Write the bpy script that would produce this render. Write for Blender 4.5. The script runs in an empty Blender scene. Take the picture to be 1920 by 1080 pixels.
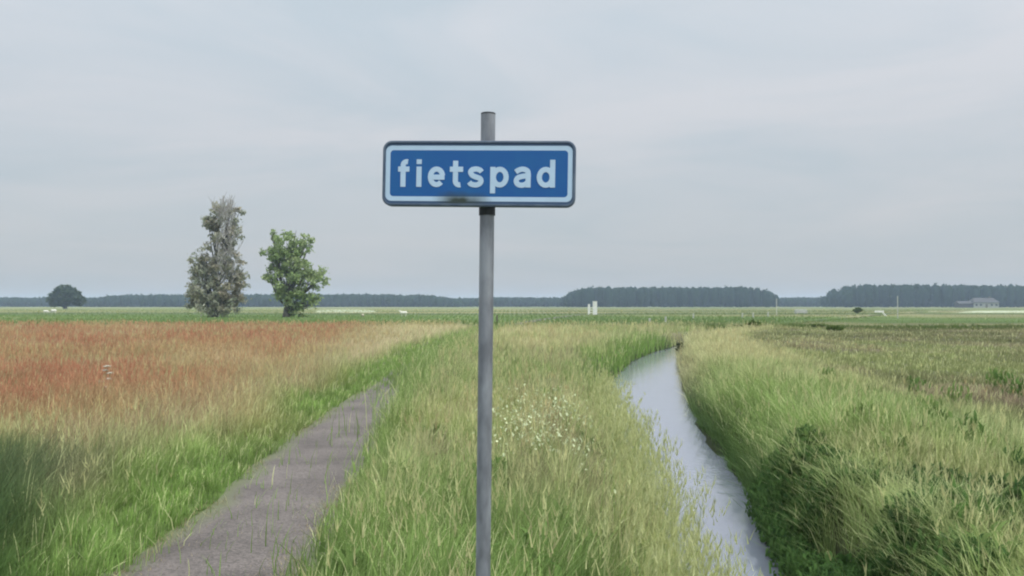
import bpy, bmesh, math, random
import numpy as np
from mathutils import Vector, Matrix, noise as mnoise

# ------------------------------------------------------------------ camera, world, sun, exposure
S = bpy.context.scene
COL = S.collection
F = 1663.0; EYE = 1.6; HZ = 572.0
cam_d = bpy.data.cameras.new('camera')
cam_d.sensor_width = 36.0; cam_d.lens = 36.0 * F / 1920.0
cam_d.clip_start = 0.05; cam_d.clip_end = 9000
cam = bpy.data.objects.new('camera', cam_d); COL.objects.link(cam)
cam.location = (0, 0, EYE)
cam.rotation_euler = (math.radians(90) + math.atan((HZ - 540) / F), 0, 0)
S.camera = cam
S.view_settings.view_transform = 'Standard'; S.view_settings.look = 'None'
S.view_settings.gamma = 1.0; S.view_settings.exposure = 0.4
S.cycles.filter_width = 2.1
S.cycles.max_bounces = 6; S.cycles.diffuse_bounces = 3; S.cycles.glossy_bounces = 2
S.cycles.transmission_bounces = 3; S.cycles.volume_bounces = 1; S.cycles.transparent_max_bounces = 4

SUN_EL, SUN_AZ = math.radians(52), math.radians(120)      # azimuth clockwise from +Y (the view direction)
world = bpy.data.worlds.new('World'); S.world = world; world.use_nodes = True
nt = world.node_tree; nt.nodes.clear()
def N(t, kind, **kw):
    n = t.nodes.new(kind)
    for k, v in kw.items(): setattr(n, k, v)
    return n
def L(t, a, b): t.links.new(a, b)
def mathn(t, op, a, b=None, clamp=False):
    n = N(t, 'ShaderNodeMath', operation=op, use_clamp=clamp)
    for i, v in enumerate((a, b)):
        if v is None: continue
        if isinstance(v, (int, float)): n.inputs[i].default_value = v
        else: L(t, v, n.inputs[i])
    return n.outputs[0]
def mixc(t, f, a, b, mode='MIX'):
    n = N(t, 'ShaderNodeMix', data_type='RGBA', blend_type=mode)
    for i, v in ((0, f), (6, a), (7, b)):
        if isinstance(v, (int, float)): n.inputs[i].default_value = v
        elif isinstance(v, tuple): n.inputs[i].default_value = (*v[:3], 1)
        else: L(t, v, n.inputs[i])
    return n.outputs[2]
out = N(nt, 'ShaderNodeOutputWorld'); bg = N(nt, 'ShaderNodeBackground')
bg.inputs['Strength'].default_value = 0.1
sky = N(nt, 'ShaderNodeTexSky', sky_type='NISHITA', sun_disc=False)
sky.sun_elevation = SUN_EL; sky.sun_rotation = SUN_AZ; sky.air_density = 1.2; sky.dust_density = 2.0
tc = N(nt, 'ShaderNodeTexCoord'); sep = N(nt, 'ShaderNodeSeparateXYZ'); L(nt, tc.outputs['Generated'], sep.inputs[0])
zz = mathn(nt, 'MAXIMUM', sep.outputs['Z'], 0.0)
den = mathn(nt, 'ADD', zz, 0.12)
comb = N(nt, 'ShaderNodeCombineXYZ')
L(nt, mathn(nt, 'DIVIDE', sep.outputs['X'], den), comb.inputs[0]); L(nt, mathn(nt, 'DIVIDE', sep.outputs['Y'], den), comb.inputs[1])
mp = N(nt, 'ShaderNodeMapping'); mp.inputs['Scale'].default_value = (0.7, 0.9, 1); mp.inputs['Rotation'].default_value = (0, 0, 0.25)
mp.inputs['Location'].default_value = (5.3, 2.9, 0)
L(nt, comb.outputs[0], mp.inputs[0])
nz = N(nt, 'ShaderNodeTexNoise'); nz.inputs['Scale'].default_value = 1.0; nz.inputs['Detail'].default_value = 6; nz.inputs['Roughness'].default_value = 0.55
nz.inputs['Distortion'].default_value = 0.6; L(nt, mp.outputs[0], nz.inputs['Vector'])
rr = N(nt, 'ShaderNodeMapRange'); rr.inputs[1].default_value = 0.3; rr.inputs[2].default_value = 0.7; L(nt, nz.outputs['Fac'], rr.inputs[0])
cr = N(nt, 'ShaderNodeMapRange'); cr.inputs[1].default_value = 0.0; cr.inputs[2].default_value = 0.35; cr.inputs[3].default_value = 0.25; cr.inputs[4].default_value = 2.2; L(nt, sep.outputs['Z'], cr.inputs[0])
cf = mathn(nt, 'ADD', mathn(nt, 'MULTIPLY', mathn(nt, 'SUBTRACT', rr.outputs[0], 0.5), cr.outputs[0]), 0.5)
cloud = mixc(nt, cf, (5.0, 5.65, 6.15), (6.2, 6.35, 6.65))       # thin high overcast, two cloud greys
# an overcast sky is brighter towards the zenith
zr = N(nt, 'ShaderNodeMapRange', interpolation_type='SMOOTHSTEP'); zr.inputs[1].default_value = 0.36; zr.inputs[2].default_value = 0.95
zr.inputs[3].default_value = 1.0; zr.inputs[4].default_value = 4.2; L(nt, sep.outputs['Z'], zr.inputs[0])
hr = N(nt, 'ShaderNodeMapRange'); hr.inputs[1].default_value = 0.0; hr.inputs[2].default_value = 0.3; hr.inputs[3].default_value = 0.655; hr.inputs[4].default_value = 0.90
L(nt, sep.outputs['Z'], hr.inputs[0])
vm = N(nt, 'ShaderNodeVectorMath', operation='SCALE'); L(nt, cloud, vm.inputs[0]); L(nt, mathn(nt, 'MULTIPLY', zr.outputs[0], hr.outputs[0]), vm.inputs['Scale'])
L(nt, mixc(nt, 0.9, sky.outputs[0], vm.outputs[0]), bg.inputs['Color'])
L(nt, bg.outputs[0], out.inputs[0])

sd = bpy.data.lights.new('sun', 'SUN'); sd.energy = 1.5; sd.angle = math.radians(20); sd.color = (1.0, 0.96, 0.9)
sun = bpy.data.objects.new('sun', sd); COL.objects.link(sun)
dvec = Vector((math.sin(SUN_AZ) * math.cos(SUN_EL), math.cos(SUN_AZ) * math.cos(SUN_EL), math.sin(SUN_EL)))
sun.rotation_euler = dvec.to_track_quat('Z', 'Y').to_euler(); sun.location = dvec * 60

# ------------------------------------------------------------------ helpers
rng = np.random.default_rng(7); random.seed(7)
def at(px, py, Y): return ((px - 960) / F * Y, Y, EYE - (py - HZ) / F * Y)
def lin(r, g, b):
    f = lambda c: (c / 255 / 12.92) if c <= 10 else ((c / 255 + 0.055) / 1.055) ** 2.4
    return np.array([f(r), f(g), f(b)])
def tag(o, label=None, cat=None, group=None, kind=None):
    if label: o['label'] = label
    if cat: o['category'] = cat
    if group: o['group'] = group
    if kind: o['kind'] = kind
    return o
def link(name, me, m=None, parent=None, loc=None):
    o = bpy.data.objects.new(name, me); COL.objects.link(o)
    if m: me.materials.append(m)
    if parent: o.parent = parent
    if loc is not None: o.location = loc
    return o
def empty(name, loc, label, cat, group=None):
    o = bpy.data.objects.new(name, None); COL.objects.link(o); o.location = loc
    o.empty_display_size = 0.2
    return tag(o, label, cat, group)
def mesh_np(name, V, faces_flat, loop_total, cols=None, smooth=False):
    me = bpy.data.meshes.new(name)
    me.vertices.add(len(V)); me.vertices.foreach_set('co', np.ascontiguousarray(V, np.float32).ravel())
    me.loops.add(len(faces_flat)); me.loops.foreach_set('vertex_index', np.ascontiguousarray(faces_flat, np.int32))
    lt = np.asarray(loop_total, np.int32); ls = np.concatenate([[0], np.cumsum(lt)[:-1]]).astype(np.int32)
    me.polygons.add(len(lt)); me.polygons.foreach_set('loop_start', ls); me.polygons.foreach_set('loop_total', lt)
    if smooth: me.polygons.foreach_set('use_smooth', np.ones(len(lt), bool))
    if cols is not None:
        a = me.color_attributes.new('Col', 'FLOAT_COLOR', 'POINT')
        c = np.ones((len(V), 4), np.float32); c[:, :3] = cols; a.data.foreach_set('color', c.ravel())
    me.update(calc_edges=True); me.validate()
    return me
# value noise in numpy
_perm = rng.random((256, 256))
def vn(x, y, s, o=0):
    x = np.asarray(x, float) / s + 31.7 * o + 500; y = np.asarray(y, float) / s + 17.3 * o + 500
    xi = np.floor(x).astype(int); yi = np.floor(y).astype(int); fx = x - xi; fy = y - yi
    fx = fx * fx * (3 - 2 * fx); fy = fy * fy * (3 - 2 * fy)
    p = lambda a, b: _perm[a % 256, b % 256]
    return (p(xi, yi) * (1 - fx) + p(xi + 1, yi) * fx) * (1 - fy) + (p(xi, yi + 1) * (1 - fx) + p(xi + 1, yi + 1) * fx) * fy
def fbm(x, y, s, o=0): return (vn(x, y, s, o) + 0.5 * vn(x, y, s / 2.1, o + 3) + 0.25 * vn(x, y, s / 4.3, o + 7)) / 1.75
def sm(a, b, x): t = np.clip((np.asarray(x, float) - a) / (b - a), 0, 1); return t * t * (3 - 2 * t)

# ------------------------------------------------------------------ layout of path and canal
def pc(Y): return np.interp(Y, [-30, 0, 5.2, 9.6, 11.7, 15.8, 22, 34, 60, 100, 150, 300], [-1.0, -1.4, -1.76, -2.04, -2.12, -2.24, -2.36, -2.4, -1.0, 3.5, 12, 60])
PHW = 0.58
CY = [-30, 0, 5, 7.2, 11, 16, 23, 34, 41.6, 48, 60, 90, 150, 300]
CL = [-1.5, 0.2, 1.0, 1.22, 1.5, 1.75, 2.4, 4.6, 6.75, 9.0, 14.5, 30, 62, 150]
CR = [0.2, 1.3, 1.9, 2.19, 2.78, 3.32, 4.4, 6.3, 7.7, 10.2, 15.9, 31.5, 64, 152]
WZ = -0.6
def cL(Y): return np.interp(Y, CY, CL)
def cR(Y): return np.interp(Y, CY, CR)
def cX(Y): return 0.5 * (cL(Y) + cR(Y))
def terrain(X, Y):
    X = np.asarray(X, float); Y = np.asarray(Y, float)
    wob = (fbm(X * 0, Y, 1.3, 2) - 0.5) * 0.35
    l = cL(Y) + wob; r = cR(Y) + wob * 0.8
    dl = l - X; dr = X - r                                    # distance outside the water on either side
    d = np.maximum(dl, dr)
    z = np.where(d < 0, WZ - 0.25, WZ - 0.25 + 0.25 * sm(-0.15, 0.0, d) - 0)
    hol = fbm(X * 0.3, Y, 1.7, 8); up = np.where(dr > dl, sm(0, 0.45 + 0.35 * sm(8, 11, Y), d - 0.35 * sm(.45, .75, hol) * (1 - sm(8, 11, Y))), sm(0, 0.9, d))
    z = np.where(d >= 0, WZ + (0 - WZ) * up, z)
    hum = (fbm(X, Y, 2.2, 5) - 0.5) * 0.22 + (fbm(X, Y, 0.8, 6) - 0.5) * 0.1
    awayp = sm(0.6, 1.6, np.abs(X - pc(Y)))
    z = z + hum * awayp * sm(0.0, 0.5, d) * (1 - sm(60, 120, Y))
    z = z + np.where(dr > dl, 0.1 * sm(0.5, 1.5, d) * (1 - sm(4, 9, d)), 0)
    z = z - 0.38 * np.exp(-(((X - 3.75) / 0.42) ** 2 + ((Y - 6.5) / 0.8) ** 2))
    return z

# colour of the ground cover in each place (albedo, linear): what grows there
C = {k: lin(*v) for k, v in dict(
    green=(118, 142, 74), lush=(116, 142, 68), dark=(52, 80, 44), olive=(148, 152, 98), pale=(184, 186, 138),
    tan=(192, 176, 138), red=(166, 120, 94), rust=(160, 124, 90), brown=(112, 106, 78), mauve=(172, 146, 126),
    far=(100, 114, 74), yel=(164, 168, 92)).items()}
def mixn(a, b, t): t = np.asarray(t)[..., None]; return a * (1 - t) + b * t
def cover(X, Y):
    """returns colour, blade height, seed-head share"""
    X = np.asarray(X, float); Y = np.asarray(Y, float); n = X.shape
    one = np.ones(n); c = np.ones(n + (3,)) * C['olive']; h = one * 0.42; sh = one * 0.3
    n1 = fbm(X, Y, 3.0, 1); n2 = fbm(X, Y, 1.1, 2); n3 = fbm(X, Y, 9.0, 3)
    P = pc(Y); cl = cL(Y); cr = cR(Y)
    # middle verge between path and canal
    mid = (X > P) & (X < cX(Y))
    c = mixn(c, C['yel'], sm(0.4, 0.7, n1) * 0.6); c = mixn(c, C['pale'], sm(0.45, 0.75, n2) * 0.5)
    c = mixn(c, C['green'], sm(0.4, 0.7, n3) * 0.6)
    c = mixn(c, C['mauve'], sm(0.5, 0.66, fbm(X, Y, 0.7, 41)) * 0.55 * sm(5, 8, Y))
    c = mixn(c, C['tan'], sm(18, 32, Y) * (1 - sm(55, 70, Y)) * sm(0.42, 0.62, n1) * 0.6)
    near = 1 - sm(4.6, 7.0, Y)
    c = mixn(c, C['green'], near * 0.75); c = mixn(c, C['dark'], near * sm(0.5, 0.65, n2) * 0.7)
    dcl = cl - X
    bank = sm(1.3, 0.2, dcl)                                    # the canal's near edge: tan seeding grass
    c = mixn(c, C['tan'], np.where(mid, bank * (1 - sm(18, 24, Y)) * sm(4.5, 9, Y) * 0.1, 0))
    c = mixn(c, C['lush'], np.where(mid, bank * sm(20, 24, Y) * (1 - sm(44, 50, Y)), 0))
    h = np.where(mid, 0.36 + 0.22 * n1, h); h = h * np.where(mid, 1 - 0.35 * bank * sm(9, 13, Y) * (1 - sm(24, 30, Y)), 1)
    h = h + np.where(mid, 0.3 * bank * sm(29, 33, Y) * (1 - sm(42, 48, Y)), 0)
    pe = np.where(mid, sm(0.5, 0.0, X - P - PHW), 0)
    c = mixn(c, C['green'], pe * 0.8); h = h * (1 - 0.5 * pe * (1 - sm(7.5, 11, Y))) + 0.22 * sm(10, 16, Y) * (1 - sm(34, 46, Y)) * np.where(mid, sm(1.2, 0.2, X - P - PHW), 0); sh = sh * (1 - 0.8 * pe)
    # left of the path
    left = X <= P; dl = P - PHW - X
    cc = mixn(np.ones(n + (3,)) * C['olive'], C['mauve'], np.clip(sm(0.36, 0.54, n2) + sm(.45, .6, fbm(X, Y, .5, 44)) * .6, 0, 1) * sm(0.7, 1.4, dl) * 0.95)
    cc = mixn(cc, C['pale'], sm(0.35, 0.65, n1) * 0.5)
    cc = mixn(cc, C['green'], sm(0.55, 0.7, n3) * 0.6)
    lush = 0.95 * sm(1.2, 0.45, dl + (n2 - 0.5) * 0.6); cc = mixn(cc, C['lush'], lush * 0.9)
    redge = np.interp(Y, [5, 9, 12, 18, 30, 55, 70], [-6.6, -4.9, -4.5, -4.7, -6.0, -8.4, -9]) + (n1 - 0.5) * 3.2 + (n2 - .5) * 1.2
    rd = sm(2.0, -1.6, X - redge) * (1 - sm(58, 66, Y + (n3 - .5) * 8))
    rc = mixn(np.ones(n + (3,)) * C['rust'], C['red'], sm(0.35, 0.65, n3)); rc = mixn(rc, C['tan'], sm(0.5, 0.75, n1) * 0.5)
    rc = mixn(rc, C['olive'], sm(0.52, 0.72, fbm(X, Y, 2.0, 15)) * 0.55); rc = mixn(rc, C['tan'], sm(48, 62, Y) * .5); rc = mixn(rc, C['rust'], (1 - sm(12, 18, Y)) * .6)
    cc = mixn(cc, rc, rd)
    dk = (1 - sm(6.6, 8.8, Y + (n1 - .5) * 2)) * sm(0.15, -0.5, X + 0.85 + 0.34 * Y + (n2 - .5) * .6)
    cc = mixn(cc, C['dark'] * 1.25, dk * 0.85)
    cc = mixn(cc, C['tan'], sm(20, 28, Y) * sm(0.8, 1.6, dl) * (1 - rd) * 0.65)
    hh = 0.30 + 0.28 * n1; hh = hh * (1 - 0.62 * sm(1.3, 0.3, dl)); hh = hh * (1 + 0.35 * dk)
    ss = 0.15 + 0.75 * np.maximum(rd, sm(1.2, 2.2, dl) * 0.5); ss = ss * (1 - sm(0.9, 0.3, dl))
    L3 = left[..., None]
    c = np.where(L3, cc, c); h = np.where(left, hh, h); sh = np.where(left, ss, sh)
    # right of the canal
    right = X >= cX(Y); dr = X - cr
    cc = mixn(np.ones(n + (3,)) * C['olive'], C['green'], sm(0.35, 0.6, n1) * 0.7)
    cc = mixn(cc, C['pale'], sm(0.45, 0.7, n2) * 0.4)
    cc = mixn(cc, C['green'], sm(1.3, 0.5, dr) * 0.5); cc = mixn(cc, C['dark'], sm(0.45, 0.1, dr) * 0.75)  # dark tone at the water's edge paints in shade under the tussocks
    cc = mixn(cc, C['tan'], sm(17, 26, Y) * (1 - sm(2.5, 4.5, dr)) * 0.6)
    fld = sm(2.3, 3.9, dr + (n1 - 0.5) * 2); fc = mixn(np.ones(n + (3,)) * C['brown'], C['olive'], sm(0.35, 0.65, n3)); fc = mixn(fc, C['mauve'], sm(.45, .65, n1) * .55)
    fc = mixn(fc, C['olive'], sm(26, 44, Y) * 0.4)
    cc = mixn(cc, fc * 0.8, fld)
    hh = 0.22 + 0.17 * n1 + 0.16 * sm(2.2, 0.8, dr); hh = hh * (1 - 0.5 * fld)
    R3 = right[..., None]
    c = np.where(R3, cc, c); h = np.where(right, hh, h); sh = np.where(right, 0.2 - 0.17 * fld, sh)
    gm = sm(0.5, 0.68, fbm(X, Y, 0.6, 43)); c = mixn(c, c * 0.72, gm * np.where(right, 0.25, 0.6) * (1 - sm(14, 24, Y)))
    c = mixn(c, c.mean(-1, keepdims=True) * np.ones(3), 0.12)
    # far meadows, in long strips
    st = vn(X * 0, Y + X * 0.02, 14, 9); st2 = vn(X * 0.15, Y, 40, 11)
    fm = mixn(np.ones(n + (3,)) * C['far'], C['green'] * .75, sm(0.3, 0.6, st) * 0.7); fm = mixn(fm, C['olive'] * .8, sm(0.35, 0.7, st2) * 0.7)
    fm = mixn(fm, C['tan'] * .8, sm(0.5, 0.8, vn(X * 0.3, Y, 22, 13)) * 0.5)
    k = sm(56, 68, Y + (n3 - 0.5) * 6)
    fm = fm * np.where(X < 0, 0.96, 0.86)[..., None]
    c = mixn(c, fm, k); h = h * (1 - 0.55 * k); sh = sh * (1 - 0.7 * k)
    ditch = np.exp(-((Y - np.where(X > 0, 60, 72) - X * 0.04) / 3.0) ** 2) * sm(3, 9, np.abs(X - 6))
    c = mixn(c, C['lush'] * 0.42, ditch * 0.9); h = h + 0.2 * ditch
    return c, h, sh

# ------------------------------------------------------------------ materials
def mat(name):
    m = bpy.data.materials.new(name); m.use_nodes = True; t = m.node_tree; t.nodes.clear()
    o = N(t, 'ShaderNodeOutputMaterial'); b = N(t, 'ShaderNodeBsdfPrincipled'); L(t, b.outputs[0], o.inputs[0])
    return m, t, b, o
def noisy(name, col, col2, scale=8, rough=0.7, metal=0.0, detail=5, bump=0.0, lo=0.35, hi=0.65, coord='Object', stretch=None, spec=0.5):
    m, t, b, o = mat(name)
    tc = N(t, 'ShaderNodeTexCoord'); v = tc.outputs[coord]
    if stretch: mpn = N(t, 'ShaderNodeMapping'); mpn.inputs['Scale'].default_value = stretch; L(t, v, mpn.inputs[0]); v = mpn.outputs[0]
    nz = N(t, 'ShaderNodeTexNoise'); nz.inputs['Scale'].default_value = scale; nz.inputs['Detail'].default_value = detail; L(t, v, nz.inputs['Vector'])
    r = N(t, 'ShaderNodeMapRange'); r.inputs[1].default_value = lo; r.inputs[2].default_value = hi; L(t, nz.outputs['Fac'], r.inputs[0])
    L(t, mixc(t, r.outputs[0], tuple(col), tuple(col2)), b.inputs['Base Color'])
    b.inputs['Roughness'].default_value = rough; b.inputs['Metallic'].default_value = metal; b.inputs['Specular IOR Level'].default_value = spec
    if bump:
        bp = N(t, 'ShaderNodeBump'); bp.inputs['Strength'].default_value = bump; bp.inputs['Distance'].default_value = 0.02
        L(t, nz.outputs['Fac'], bp.inputs['Height']); L(t, bp.outputs[0], b.inputs['Normal'])
    return m
def leafmat(name, trans=0.35, gain=1.0, rough=0.65):
    m = bpy.data.materials.new(name); m.use_nodes = True; t = m.node_tree; t.nodes.clear()
    o = N(t, 'ShaderNodeOutputMaterial'); d = N(t, 'ShaderNodeBsdfDiffuse'); tr = N(t, 'ShaderNodeBsdfTranslucent'); mx = N(t, 'ShaderNodeMixShader')
    a = N(t, 'ShaderNodeAttribute', attribute_name='Col')
    tcn = N(t, 'ShaderNodeTexCoord'); nz = N(t, 'ShaderNodeTexNoise'); nz.inputs['Scale'].default_value = 2.5; nz.inputs['Detail'].default_value = 4
    L(t, tcn.outputs['Object'], nz.inputs['Vector'])
    r = N(t, 'ShaderNodeMapRange'); r.inputs[1].default_value = .3; r.inputs[2].default_value = .7; r.inputs[3].default_value = 0.85 * gain; r.inputs[4].default_value = 1.15 * gain
    L(t, nz.outputs['Fac'], r.inputs[0])
    v = N(t, 'ShaderNodeVectorMath', operation='SCALE'); L(t, a.outputs['Color'], v.inputs[0]); L(t, r.outputs[0], v.inputs['Scale'])
    L(t, v.outputs[0], d.inputs[0]); L(t, v.outputs[0], tr.inputs[0])
    mx.inputs[0].default_value = trans; L(t, d.outputs[0], mx.inputs[1]); L(t, tr.outputs[0], mx.inputs[2]); L(t, mx.outputs[0], o.inputs[0])
    return m
M_grass = leafmat('grass_blades', 0.4, 1.2)
M_leaf = leafmat('leaves', 0.3)

# ground: cover colour, thatch noise
M_ground, t, b, o = mat('meadow_soil')
a = N(t, 'ShaderNodeAttribute', attribute_name='Col'); tcn = N(t, 'ShaderNodeTexCoord')
nz = N(t, 'ShaderNodeTexNoise'); nz.inputs['Scale'].default_value = 6; nz.inputs['Detail'].default_value = 8; L(t, tcn.outputs['Object'], nz.inputs['Vector'])
mpn = N(t, 'ShaderNodeMapping'); mpn.inputs['Scale'].default_value = (0.02, 0.12, 1); L(t, tcn.outputs['Object'], mpn.inputs[0])
nz2 = N(t, 'ShaderNodeTexNoise'); nz2.inputs['Scale'].default_value = 1; nz2.inputs['Detail'].default_value = 6; L(t, mpn.outputs[0], nz2.inputs['Vector'])
r = N(t, 'ShaderNodeMapRange'); r.inputs[1].default_value = .3; r.inputs[2].default_value = .7; r.inputs[3].default_value = 0.6; r.inputs[4].default_value = 1.3
L(t, nz.outputs['Fac'], r.inputs[0])
r2 = N(t, 'ShaderNodeMapRange'); r2.inputs[1].default_value = .35; r2.inputs[2].default_value = .65; r2.inputs[3].default_value = 0.75; r2.inputs[4].default_value = 1.2
L(t, nz2.outputs['Fac'], r2.inputs[0])
v = N(t, 'ShaderNodeVectorMath', operation='SCALE'); L(t, a.outputs['Color'], v.inputs[0]); L(t, mathn(t, 'MULTIPLY', r.outputs[0], r2.outputs[0]), v.inputs['Scale'])
L(t, v.outputs[0], b.inputs['Base Color']); b.inputs['Roughness'].default_value = 0.95; b.inputs['Specular IOR Level'].default_value = 0.1

# path: worn asphalt with stones, dust and mossy edges
M_path, t, b, o = mat('worn_asphalt')
tcn = N(t, 'ShaderNodeTexCoord')
nz = N(t, 'ShaderNodeTexNoise'); nz.inputs['Scale'].default_value = 1.6; nz.inputs['Detail'].default_value = 7; L(t, tcn.outputs['Object'], nz.inputs['Vector'])
vo = N(t, 'ShaderNodeTexVoronoi'); vo.inputs['Scale'].default_value = 70; L(t, tcn.outputs['Object'], vo.inputs['Vector'])
r = N(t, 'ShaderNodeMapRange'); r.inputs[1].default_value = .3; r.inputs[2].default_value = .7; L(t, nz.outputs['Fac'], r.inputs[0])
c1 = mixc(t, r.outputs[0], (0.070, 0.057, 0.050), (0.130, 0.108, 0.096))
g = N(t, 'ShaderNodeMapRange'); g.inputs[1].default_value = 0.0; g.inputs[2].default_value = 1.0; g.inputs[3].default_value = 0.55; g.inputs[4].default_value = 1.5
L(t, vo.outputs['Color'], g.inputs[0])
v = N(t, 'ShaderNodeVectorMath', operation='SCALE'); L(t, c1, v.inputs[0]); L(t, g.outputs[0], v.inputs['Scale'])
uvn = N(t, 'ShaderNodeAttribute', attribute_name='Col'); sepc = N(t, 'ShaderNodeSeparateColor'); L(t, uvn.outputs['Color'], sepc.inputs[0])
ef = mathn(t, 'ADD', sepc.outputs[0], mathn(t, 'MULTIPLY', nz.outputs['Fac'], 0.7))
er = N(t, 'ShaderNodeMapRange'); er.inputs[1].default_value = 0.95; er.inputs[2].default_value = 1.3; L(t, ef, er.inputs[0])
L(t, mixc(t, er.outputs[0], v.outputs[0], (0.1, 0.11, 0.05)), b.inputs['Base Color'])
b.inputs['Roughness'].default_value = 0.9
bp = N(t, 'ShaderNodeBump'); bp.inputs['Strength'].default_value = 0.5; bp.inputs['Distance'].default_value = 0.006; L(t, vo.outputs['Distance'], bp.inputs['Height']); L(t, bp.outputs[0], b.inputs['Normal'])

# water: silty, pale reflection of the sky, faint ripples
M_water, t, b, o = mat('canal_water')
tcn = N(t, 'ShaderNodeTexCoord'); mpn = N(t, 'ShaderNodeMapping'); mpn.inputs['Scale'].default_value = (1, 0.6, 1); L(t, tcn.outputs['Object'], mpn.inputs[0])
nz = N(t, 'ShaderNodeTexNoise'); nz.inputs['Scale'].default_value = 5; nz.inputs['Detail'].default_value = 3; L(t, mpn.outputs[0], nz.inputs['Vector'])
bp = N(t, 'ShaderNodeBump'); bp.inputs['Strength'].default_value = 0.25; bp.inputs['Distance'].default_value = 0.03; L(t, nz.outputs['Fac'], bp.inputs['Height']); L(t, bp.outputs[0], b.inputs['Normal'])
b.inputs['Base Color'].default_value = (0.19, 0.20, 0.24, 1); b.inputs['Roughness'].default_value = 0.07; b.inputs['IOR'].default_value = 1.7

# ------------------------------------------------------------------ ground sheet
def geo(a, b, r, s):
    o = [a]
    while o[-1] < b: o.append(o[-1] + s); s *= r
    return o
u = np.array(sorted(set([-x for x in geo(3, 2600, 1.12, 0.25)] + geo(3, 2600, 1.12, 0.25) + list(np.arange(-3, 3.01, 0.1)))))
rows = np.array(list(np.arange(-30, 2, 1.0)) + geo(2, 3100, 1.018, 0.22))
UU, YY = np.meshgrid(u, rows); XX = UU + cX(YY); ZZ = terrain(XX, YY)
cc, _, _ = cover(XX, YY)
d_out = np.maximum(cL(YY) - XX, XX - cR(YY))
soil_shade = lin(44, 48, 30)
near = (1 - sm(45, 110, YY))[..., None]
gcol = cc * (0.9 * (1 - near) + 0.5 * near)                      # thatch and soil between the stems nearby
bk = (sm(0.9, 0.2, d_out) * 0.8)[..., None]; gcol = gcol * (1 - bk) + soil_shade * bk  # bank earth coloured dark to carry the shade between tussocks
nr, nc = XX.shape
V = np.stack([XX, YY, ZZ], -1).reshape(-1, 3)
ii = (np.arange(nr - 1)[:, None] * nc + np.arange(nc - 1)[None, :]).ravel()
Fq = np.stack([ii, ii + 1, ii + nc + 1, ii + nc], -1)
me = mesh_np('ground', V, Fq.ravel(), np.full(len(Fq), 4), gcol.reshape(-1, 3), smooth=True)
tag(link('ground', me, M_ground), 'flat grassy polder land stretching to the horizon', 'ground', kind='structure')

def strip(name, ys, left, right, zf, m, n=6, colf=None):
    Vs, cs = [], []
    for y in ys:
        l, r = left(y), right(y)
        for k in range(n + 1):
            s = k / n; Vs.append((l + (r - l) * s, y, zf(s, y))); cs.append((abs(2 * s - 1), 0, 0))
    q = []
    for i in range(len(ys) - 1):
        for k in range(n): a0 = i * (n + 1) + k; q += [a0, a0 + 1, a0 + n + 2, a0 + n + 1]
    me = mesh_np(name, np.array(Vs), np.array(q), np.full(len(q) // 4, 4), np.array(cs, float), smooth=True)
    return link(name, me, m)
ys = list(np.arange(-20, 30, 0.25)) + geo(30, 290, 1.03, 0.5)
def pw(y, s): return (float(fbm(np.array(s * 9.0), np.array(float(y)), 1.1, 4)) - 0.5) * 0.22
o = strip('path', ys, lambda y: float(pc(y)) - PHW + pw(y, 1), lambda y: float(pc(y)) + PHW + pw(y, 2),
          lambda s, y: 0.012 + 0.02 * (1 - (2 * s - 1) ** 2), M_path, 8)
tag(o, 'narrow grey asphalt cycle path curving away through the grass', 'path', kind='structure')
o = strip('water', ys, lambda y: float(cL(y)) - 0.45, lambda y: float(cR(y)) + 0.4, lambda s, y: WZ, M_water, 2)
tag(o, 'narrow pale canal reflecting the overcast sky', 'canal', kind='structure')

# ------------------------------------------------------------------ grass
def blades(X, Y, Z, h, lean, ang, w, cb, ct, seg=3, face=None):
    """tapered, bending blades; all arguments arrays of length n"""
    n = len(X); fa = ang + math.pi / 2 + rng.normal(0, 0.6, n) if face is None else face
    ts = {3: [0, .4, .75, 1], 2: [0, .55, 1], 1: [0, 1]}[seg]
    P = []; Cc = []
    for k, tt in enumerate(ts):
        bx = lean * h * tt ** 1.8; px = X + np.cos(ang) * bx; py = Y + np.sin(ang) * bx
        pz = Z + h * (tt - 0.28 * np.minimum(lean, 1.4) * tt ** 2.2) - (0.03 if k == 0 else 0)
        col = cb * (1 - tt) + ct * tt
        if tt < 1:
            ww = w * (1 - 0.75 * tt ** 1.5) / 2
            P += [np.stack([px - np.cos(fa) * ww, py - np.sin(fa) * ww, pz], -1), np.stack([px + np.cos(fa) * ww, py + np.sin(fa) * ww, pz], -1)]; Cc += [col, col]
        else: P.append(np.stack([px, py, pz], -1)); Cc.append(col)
    m = len(P); V = np.stack(P, 1).reshape(-1, 3); Cv = np.stack(Cc, 1).reshape(-1, 3)
    base = (np.arange(n) * m)[:, None]
    loc = []; lt = []
    for k in range(seg - 1): loc += [2 * k, 2 * k + 1, 2 * k + 3, 2 * k + 2]; lt.append(4)
    e = 2 * (seg - 1); loc += [e, e + 1, e + 2]; lt.append(3)
    Fc = (base + np.array(loc)[None, :]).ravel(); LT = np.tile(lt, n)
    tip = np.stack([X + np.cos(ang) * lean * h, Y + np.sin(ang) * lean * h, Z + h * (1 - 0.28 * np.minimum(lean, 1.4))], -1)
    return (V, Fc, LT, Cv), tip
def merge(parts):
    V, Fc, LT, Cv = [], [], [], []; off = 0
    for v, f, l, c in parts: V.append(v); Fc.append(f + off); LT.append(l); Cv.append(c); off += len(v)
    return np.concatenate(V), np.concatenate(Fc), np.concatenate(LT), np.concatenate(Cv)
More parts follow.
